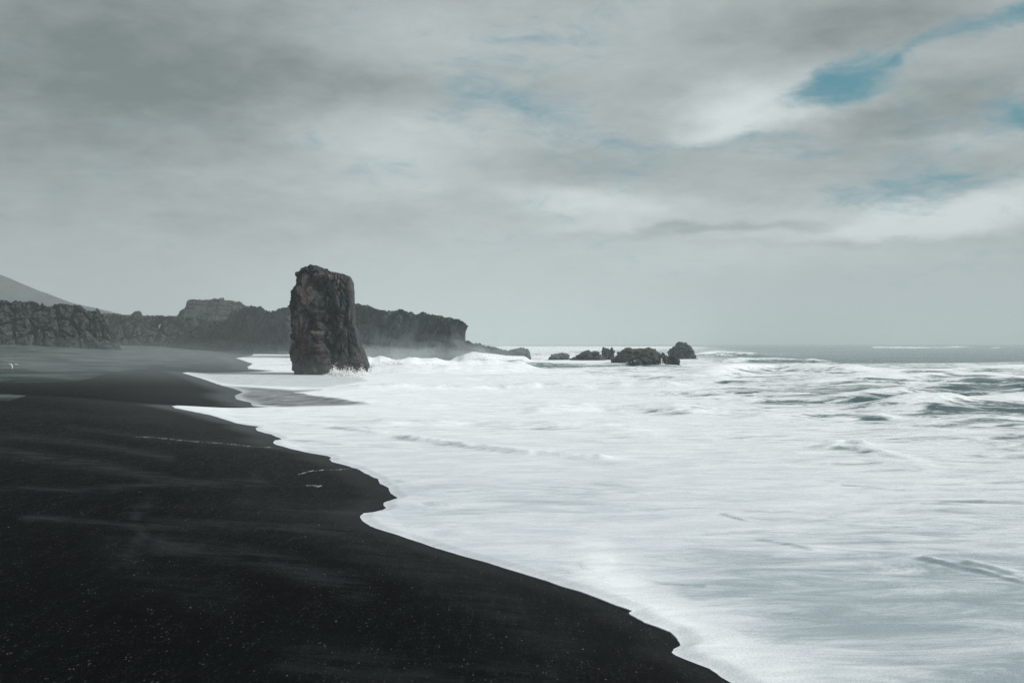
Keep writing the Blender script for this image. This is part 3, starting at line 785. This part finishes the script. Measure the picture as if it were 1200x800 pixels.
# ---------------------------------------------------------------- far mountain
def build_mountain():
    Yc = 1250.0
    us = np.array([-900, -600, -400, -250, -150, -90, -40, 0, 8, 20, 40, 60, 78, 100, 130, 170, 230], float)
    vs = np.array([402, 340, 312, 300, 298, 302, 310, 320, 323.5, 328, 336.5, 344.5, 351, 357, 364, 374, 400], float)
    U = np.linspace(-900, 230, 360); T = np.linspace(-1, 1, 160)
    y = Yc + T[:, None] * 215 + 0 * U[None]
    crest = H - (np.interp(U, us, vs) - HV) / F * Yc
    x = (U[None] - 600) / F * Yc + 0 * T[:, None]
    fall = np.maximum(1 - np.abs(T) ** 1.15, 0)[:, None]
    n = fbm(x / 80, y / 80, oct=6, seed=50, ridged=True)
    z = crest[None] * fall + n * 9 * fall * (1 - fall) * 4 + 2.0 * fbm(x / 25, y / 40, oct=4, seed=55) * fall - 2 
    o = mesh_object('mountain', np.stack([x, y, z], -1), grid_faces(*x.shape), M_MOUNT, {'pale': 0 * x})
    tag(o, kind='structure')
build_mountain()

# ---------------------------------------------------------------- foam left on the sand, pebbles, driftwood, spray
def blob_cloud(name, centres, radii, mat, squash=0.5, sub=1, seed=3, **k):
    bpy.ops.mesh.primitive_ico_sphere_add(subdivisions=sub, radius=1)
    t = bpy.context.object
    me0 = t.data
    bv = np.array([v.co[:] for v in me0.vertices]); bf = np.array([p.vertices[:] for p in me0.polygons])
    bpy.data.objects.remove(t)
    rg = np.random.default_rng(seed)
    V = []; Fc = []
    for i, (c, r) in enumerate(zip(centres, radii)):
        s = np.array([1, 1, squash]) * r * rg.uniform(.7, 1.3, 3)
        a = rg.uniform(0, 6.28); ca, sa = math.cos(a), math.sin(a)
        q = bv * (1 + rg.uniform(-.18, .18, (len(bv), 1))) * s
        q = np.stack([q[:, 0] * ca - q[:, 1] * sa, q[:, 0] * sa + q[:, 1] * ca, q[:, 2]], -1)
        V.append(q + np.array(c)); Fc.append(bf + i * len(bv))
    o = mesh_object(name, np.concatenate(V), np.concatenate(Fc), mat)
    tag(o, **k)
    return o

def foam_trace(pts, n, wpx, seed, r=(.012, .035)):
    rg = np.random.default_rng(seed)
    W = [ground_hit(a, b) for a, b in pts]
    C = []; Rr = []
    L = [0]
    for i in range(1, len(W)): L.append(L[-1] + math.dist(W[i - 1][:2], W[i][:2]))
    for _ in range(n):
        s = rg.uniform(0, L[-1])
        s += .15 * math.sin(s * 9)
        x = np.interp(s, L, [p[0] for p in W]); y = np.interp(s, L, [p[1] for p in W])
        x += rg.normal(0, .02); y += rg.normal(0, wpx) + .12 * math.sin(s * 2.3)
        C.append((x, y, float(beach_z(np.array(x), np.array(y))) + .004)); Rr.append(rg.uniform(*r))
    return C, Rr
C1, R1 = foam_trace([(158, 511.5), (200, 514.5), (250, 519), (290, 522.5), (328, 525)], 620, .10, 1, (.006, .022))
C2, R2 = foam_trace([(350, 556), (362, 552.5), (380, 550), (412, 549)], 330, .07, 2, (.008, .022))
C3, R3 = foam_trace([(358, 569), (375, 570)], 150, .10, 3, (.008, .02))
blob_cloud('foam_trace', C1 + C2 + C3, R1 + R2 + R3, M_TRACE, .35, kind='stuff', label='thin broken lines of drying foam left on the black sand')

def pebbles():
    rg = np.random.default_rng(12)
    C = []; Rr = []
    while len(C) < 2600:
        y = rg.uniform(7, 48); x = rg.uniform(-.55 * y - 1, 5)
        if x > shore_edge(np.array(y)) - .5: continue
        if vnoise(x * .5, y * .5, seed=77) < rg.uniform(-.8, .7): continue
        r = rg.choice([.004, .006, .009, .014], p=[.52, .33, .13, .02])
        C.append((x, y, float(beach_z(np.array(x), np.array(y))) + r * .2)); Rr.append(r)
    return C, Rr
m, t, b = material('pebble')
pc = t.noise(t.pos(), 3.1, 2, .5)
t.put(b.inputs['Base Color'], t.mix(t.rng(pc, .4, .62), (.02, .024, .025), (.16, .17, .165))); b.inputs['Roughness'].default_value = .7
C, Rr = pebbles()
blob_cloud('pebbles', C, Rr, m, .6, kind='stuff', label='small scattered pebbles on the black sand', seed=8)

def driftwood(name, pts, r, label, seed):
    W = [ground_hit(a, b) for a, b in pts]
    y0 = W[0][1]
    cen = [np.array(((a - 600) / F * y0, y0, H - (b_ - HV) / F * y0)) for a, b_ in pts]
    gz = W[0][2]
    low = min(c[2] for c in cen)
    for c in cen: c[2] += gz + r * .5 - low
    n = 24; m_ = 14
    tt = np.linspace(0, 1, n)
    cc = np.stack([np.interp(tt, np.linspace(0, 1, len(cen)), [c[i] for c in cen]) for i in range(3)], -1)
    V = []
    for i in range(n):
        d = cc[min(i + 1, n - 1)] - cc[max(i - 1, 0)]; d /= np.linalg.norm(d) + 1e-9
        a = np.cross(d, (0, 1, 0)); a /= np.linalg.norm(a) + 1e-9; b2 = np.cross(d, a)
        rr = r * (.25 + .75 * math.sin(math.pi * min(max(i / (n - 1), .04), .96)) ** .5)
        for j in range(m_):
            q = 2 * math.pi * j / m_
            V.append(cc[i] + (a * math.cos(q) + b2 * math.sin(q)) * rr * (1 + .15 * math.sin(3 * q + i)))
    o = mesh_object(name, V, grid_faces(n, m_, True), M_PALE, {'pale': np.zeros(n * m_)})
    tag(o, label, 'driftwood', 'driftwood on the upper beach')
driftwood('driftwood', [(10.5, 432.5), (13, 433.5), (14.2, 436), (14.0, 438.6)], .075, 'curved pale driftwood piece standing up from the sand at far left', 3)
driftwood('driftwood', [(17, 427.8), (19, 428.1), (21.5, 428.6)], .07, 'short pale driftwood piece lying flat above the curved one', 4)

def spray():
    rg = np.random.default_rng(5)
    C = []; Rr = []
    def burst(u, v, y, wu, hv, n, r0, up=1.0):
        for _ in range(n):
            a = rg.normal(0, .5)
            t_ = abs(rg.normal(0, .42)) * up
            uu = u + a * wu * (1 - .2 * t_); vv = v - t_ * hv * math.exp(-a * a * 1.2)
            x, yy, z = at(uu, vv, y + rg.uniform(-1.5, 1.5))
            C.append((x, yy, z)); Rr.append(r0 * rg.uniform(.35, 1.2) * math.exp(-t_ * .9))
    burst(392, 440, 121.5, 9, 14, 420, .10); burst(400, 441, 121.5, 13, 8, 300, .11); burst(412, 441, 121, 8, 7, 120, .09)
    burst(408, 441, 120.5, 20, 14, 600, .085); burst(428, 436, 130, 10, 16, 450, .10)
    burst(402, 442, 121, 24, 9, 700, .10); burst(424, 440, 124, 9, 12, 350, .11); burst(382, 442, 121, 8, 5, 120, .08); burst(440, 432, 150, 12, 11, 350, .14); burst(540, 428, 175, 26, 7, 350, .15)
    burst(462, 427, 160, 26, 7, 500, .16); burst(500, 429, 162, 40, 4, 500, .14); burst(565, 424, 196, 18, 9, 400, .18); burst(590, 425, 196, 22, 5, 250, .15)
    burst(632, 416, 250, 10, 6, 200, .2); burst(660, 415, 262, 14, 6, 200, .2); burst(848, 417, 268, 12, 5, 200, .2); burst(905, 432, 150, 16, 4, 200, .09)
    burst(980, 527, 40.5, 16, 7, 700, .026); burst(1020, 530, 40, 22, 5, 400, .02); burst(745, 425, 166, 8, 4, 100, .08); burst(775, 427, 166, 3, 9, 160, .10)
    return C, Rr
C, Rr = spray()
blob_cloud('splash', C, Rr, M_FOAM, .9, kind='stuff', label='flying white spray above the breaking surf', seed=4)

# ---------------------------------------------------------------- air: haze and drifting spray mist
def volume_mat(name, density, c=(.79, .87, .88)):
    m = bpy.data.materials.new(name); m.use_nodes = True
    nt = m.node_tree; nt.nodes.clear()
    out = nt.nodes.new('ShaderNodeOutputMaterial'); v = nt.nodes.new('ShaderNodeVolumePrincipled')
    v.inputs['Color'].default_value = tuple(c) + (1,); v.inputs['Density'].default_value = density
    v.inputs['Anisotropy'].default_value = 0.0
    nt.links.new(v.outputs[0], out.inputs['Volume'])
    return m
def box(name, lo, hi, mat):
    (a, b_, c), (d, e, f) = lo, hi
    V = [(a, b_, c), (d, b_, c), (d, e, c), (a, e, c), (a, b_, f), (d, b_, f), (d, e, f), (a, e, f)]
    Fc = [(3, 2, 1, 0), (4, 5, 6, 7), (0, 1, 5, 4), (1, 2, 6, 5), (2, 3, 7, 6), (3, 0, 4, 7)]
    return mesh_object(name, V, Fc, mat, smooth=False)
HAZE = 0.00042
tag(box('haze', (-12500, -120, -4.5), (12500, 9700, 122), volume_mat('haze air', HAZE)), kind='stuff')

def mist(u, v, y, wu, hv, dep, dens, seed):
    x, _, z = at(u, v, y)
    bpy.ops.mesh.primitive_ico_sphere_add(subdivisions=4, radius=1)
    o = bpy.context.object; o.name = 'spray_mist'; o.data.name = 'spray_mist'
    for vv in o.data.vertices:
        c = vv.co
        k = 1 + .26 * math.sin(c.x * 5 + seed * 1.7) * math.cos(c.y * 3 + seed * 2) + .18 * math.sin(c.x * 11 + seed) + .12 * math.sin(c.z * 7 + c.x * 9 + seed)
        vv.co = (c.x * k, c.y * k, c.z * k)
    o.scale = (wu / F * y, dep, hv / F * y); o.location = (x, y, z)
    o.data.materials.append(volume_mat('spray mist', dens))
    tag(o, 'drifting veil of sea spray low over the surf', kind='stuff')
for k_, (mu, mv, my, mw, mh, md, dn) in enumerate([(432, 419, 205, 52, 15, 22, .0050), (468, 415, 200, 40, 20, 18, .0042), (500, 419, 212, 62, 11, 24, .0050), (535, 414, 206, 46, 17, 18, .0040),
                                                (568, 413, 204, 44, 16, 16, .0048), (600, 414, 212, 60, 10, 20, .0045), (455, 404, 222, 70, 22, 18, .0013), (560, 402, 214, 60, 18, 16, .0012), (398, 434, 126, 40, 9, 7, .008), (420, 428, 136, 46, 12, 8, .006)]):
    mist(mu, mv, my, mw, mh, md, dn, 11 + k_)
mist(645, 412, 255, 60, 8, 20, .003, 8)
mist(300, 417, 255, 150, 7, 70, .0006, 3)
mist(230, 430, 150, 330, 28, 70, .0012, 6)

# ---------------------------------------------------------------- sky, sun, camera
SUN_EL, SUN_AZ = R(34), R(107)         # azimuth measured from +Y (view direction) clockwise
def world():
    w = bpy.data.worlds.new('World'); scn.world = w; w.use_nodes = True
    nt = w.node_tree; nt.nodes.clear(); t = NT(nt)
    out = t.new('ShaderNodeOutputWorld'); bg = t.new('ShaderNodeBackground')
    sky = t.new('ShaderNodeTexSky', sky_type='NISHITA', sun_disc=False, sun_elevation=SUN_EL, sun_rotation=SUN_AZ)
    sky.altitude = 10; sky.air_density = 1.0; sky.dust_density = 1.5; sky.ozone_density = 1.5
    tc = t.new('ShaderNodeTexCoord').outputs['Generated']
    sep = t.new('ShaderNodeSeparateXYZ'); t.put(sep.inputs[0], tc)
    zc = t.math('ADD', t.math('MAXIMUM', sep.outputs[2], 0.0), 0.24)
    pl = t.new('ShaderNodeCombineXYZ')
    t.put(pl.inputs[0], t.math('DIVIDE', sep.outputs[0], zc)); t.put(pl.inputs[1], t.math('DIVIDE', sep.outputs[1], zc)); t.put(pl.inputs[2], t.math('MULTIPLY', sep.outputs[2], 3.0))
    pl = pl.outputs[0]
    warp = t.noise(pl, 2.2, 7, .6, out='Color')
    warp2 = t.noise(t.scale(tc, (1, 1, 2.2)), 7, 6, .6, out='Color')
    wv = t.vmath('SUBTRACT', warp, (.5, .5, .5)); wv2 = t.vmath('SUBTRACT', warp2, (.5, .5, .5))
    d = t.vmath('ADD', tc, t.vmath('ADD', t.scale(wv, (.10, 0, .035)), t.scale(wv2, (.12, 0, .05))))
    def field(blobs):
        acc = None
        for (u, v, ru, rv, a, rot) in blobs:
            X, Z = (u - 600) / F, (HV - v) / F; n = math.sqrt(1 + X * X + Z * Z)
            c = (X / n, 0, Z / n)
            q = t.vmath('SUBTRACT', d, c)
            if rot:
                vr = t.new('ShaderNodeVectorRotate', rotation_type='Y_AXIS'); t.put(vr.inputs['Vector'], q); vr.inputs['Angle'].default_value = R(rot); q = vr.outputs[0]
            q = t.vmath('MULTIPLY', q, (F / ru, 0, F / rv))
            g = t.rng(t.vmath('LENGTH', q), 0, 1, a, 0)
            acc = g if acc is None else t.math('ADD', acc, g)
        return acc
    hole = field([(978, 96, 88, 46, 1.12, 12), (1175, 20, 90, 22, .72, 12), (1082, 50, 60, 16, .40, 25), (1050, 80, 50, 40, .5, 0), (735, 162, 150, 30, .50, -12), (610, 122, 130, 34, .42, 0), (880, 166, 110, 16, .62, 0), (1200, 132, 50, 34, .7, 0), (1160, 95, 90, 20, .3, 12),
                  (1130, 212, 170, 28, .60, 0), (700, 195, 200, 26, .42, 0), (1010, 236, 150, 16, .32, 0), (930, 182, 70, 14, .4, 0), (520, 105, 60, 20, .3, 0)])
    lite = field([(890, 125, 125, 50, .50, 8), (870, 150, 110, 22, .25, 0), (1140, 246, 150, 34, .60, 5), (1070, 262, 120, 26, .3, 0), (960, 262, 190, 36, .30, 0), (720, 240, 170, 34, .42, -4), (700, 268, 110, 20, .25, 0), (900, 300, 260, 40, .24, 0), (440, 165, 240, 60, .34, -12), (380, 215, 200, 40, .16, 0),
                  (1120, 165, 120, 22, .22, 0), (820, 60, 200, 60, .10, 0), (640, 230, 120, 22, .14, 0), (480, 40, 160, 60, .18, 0)])
    dark = field([(160, 110, 460, 190, .30, 12), (20, 20, 330, 160, .16, 0), (330, 120, 260, 60, .13, 10), (1080, 140, 190, 60, .34, 15), (1150, 180, 150, 40, .14, 0), (860, 268, 240, 10, .30, 3), (1000, 283, 200, 8, .2, 0), (600, 190, 300, 30, .14, 0), (980, 30, 260, 46, .28, 0), (720, 90, 260, 40, .12, 0)])
    cl = t.noise(pl, 1.7, 8, .54, .3)
    cl2 = t.noise(pl, 5.0, 9, .58, .3)
    cl3 = t.noise(pl, 13.0, 8, .6, .3)
    cf = t.math('ADD', t.math('MULTIPLY', t.math('SUBTRACT', cl, .5), 1.3), t.math('MULTIPLY', t.math('SUBTRACT', cl2, .5), .8))
    hz = t.rng(sep.outputs[2], .015, .11)             # no gaps in the murk by the horizon
    vf = t.math('ADD', t.math('MULTIPLY', cf, 1.3), t.math('MULTIPLY', t.math('SUBTRACT', t.noise(pl, 9.0, 9, .68, .8), .5), 1.5))
    open_ = t.math('MULTIPLY', t.rng(t.math('ADD', hole, vf), .06, 1.20), hz, clamp=True)
    L = t.math('ADD', t.math('SUBTRACT', lite, dark), t.math('MULTIPLY', t.math('MULTIPLY', cf, .38), hz))
    L = t.math('ADD', L, t.math('MULTIPLY', t.math('MULTIPLY', t.math('SUBTRACT', cl3, .5), .30), hz))
    L = t.math('ADD', L, .44, clamp=True)
    cloud = t.mix(t.rng(L, 0, 1, 0, 1, smooth=False), (1.22, 1.50, 1.56), (5.4, 5.85, 5.92))
    murk = t.mix(t.rng(sep.outputs[0], -.45, .45), (3.4, 3.62, 3.62), (3.38, 3.80, 3.98))
    cloud = t.mix(t.rng(sep.outputs[2], .0, .125, .92, 0), cloud, murk)
    blue = t.mix(.93, sky.outputs[0], (.25, 1.75, 2.3))
    c = t.mix(open_, cloud, blue)
    t.put(bg.inputs[0], c); bg.inputs[1].default_value = 0.1
    t.l.new(bg.outputs[0], out.inputs[0])
world()

sl = bpy.data.lights.new('sun', 'SUN'); sl.energy = 3.4; sl.angle = R(5); sl.color = (1, .97, .93)
so = bpy.data.objects.new('sun', sl); col.objects.link(so)
dirv = Vector((math.sin(SUN_AZ) * math.cos(SUN_EL), math.cos(SUN_AZ) * math.cos(SUN_EL), math.sin(SUN_EL)))
so.rotation_euler = dirv.to_track_quat('Z', 'Y').to_euler()

cam = bpy.data.cameras.new('camera'); co_ = bpy.data.objects.new('camera', cam); col.objects.link(co_)
cam.sensor_width = 36; cam.lens = 36 * F / 1200; cam.clip_start = .1; cam.clip_end = 40000
co_.location = (0, 0, H)
co_.rotation_euler = (R(90) + math.atan((HV - 400) / F), 0, 0)
scn.camera = co_

scn.render.engine = 'CYCLES'
cy = scn.cycles
cy.use_denoising = True; cy.denoising_prefilter = 'NONE'
try: cy.denoiser = 'OPENIMAGEDENOISE'
except Exception: pass
cy.max_bounces = 5; cy.diffuse_bounces = 2; cy.glossy_bounces = 2; cy.volume_bounces = 1; cy.transparent_max_bounces = 24
scn.view_settings.view_transform = 'Standard'; scn.view_settings.look = 'None'
scn.view_settings.exposure = 0.30; scn.view_settings.gamma = 1.0
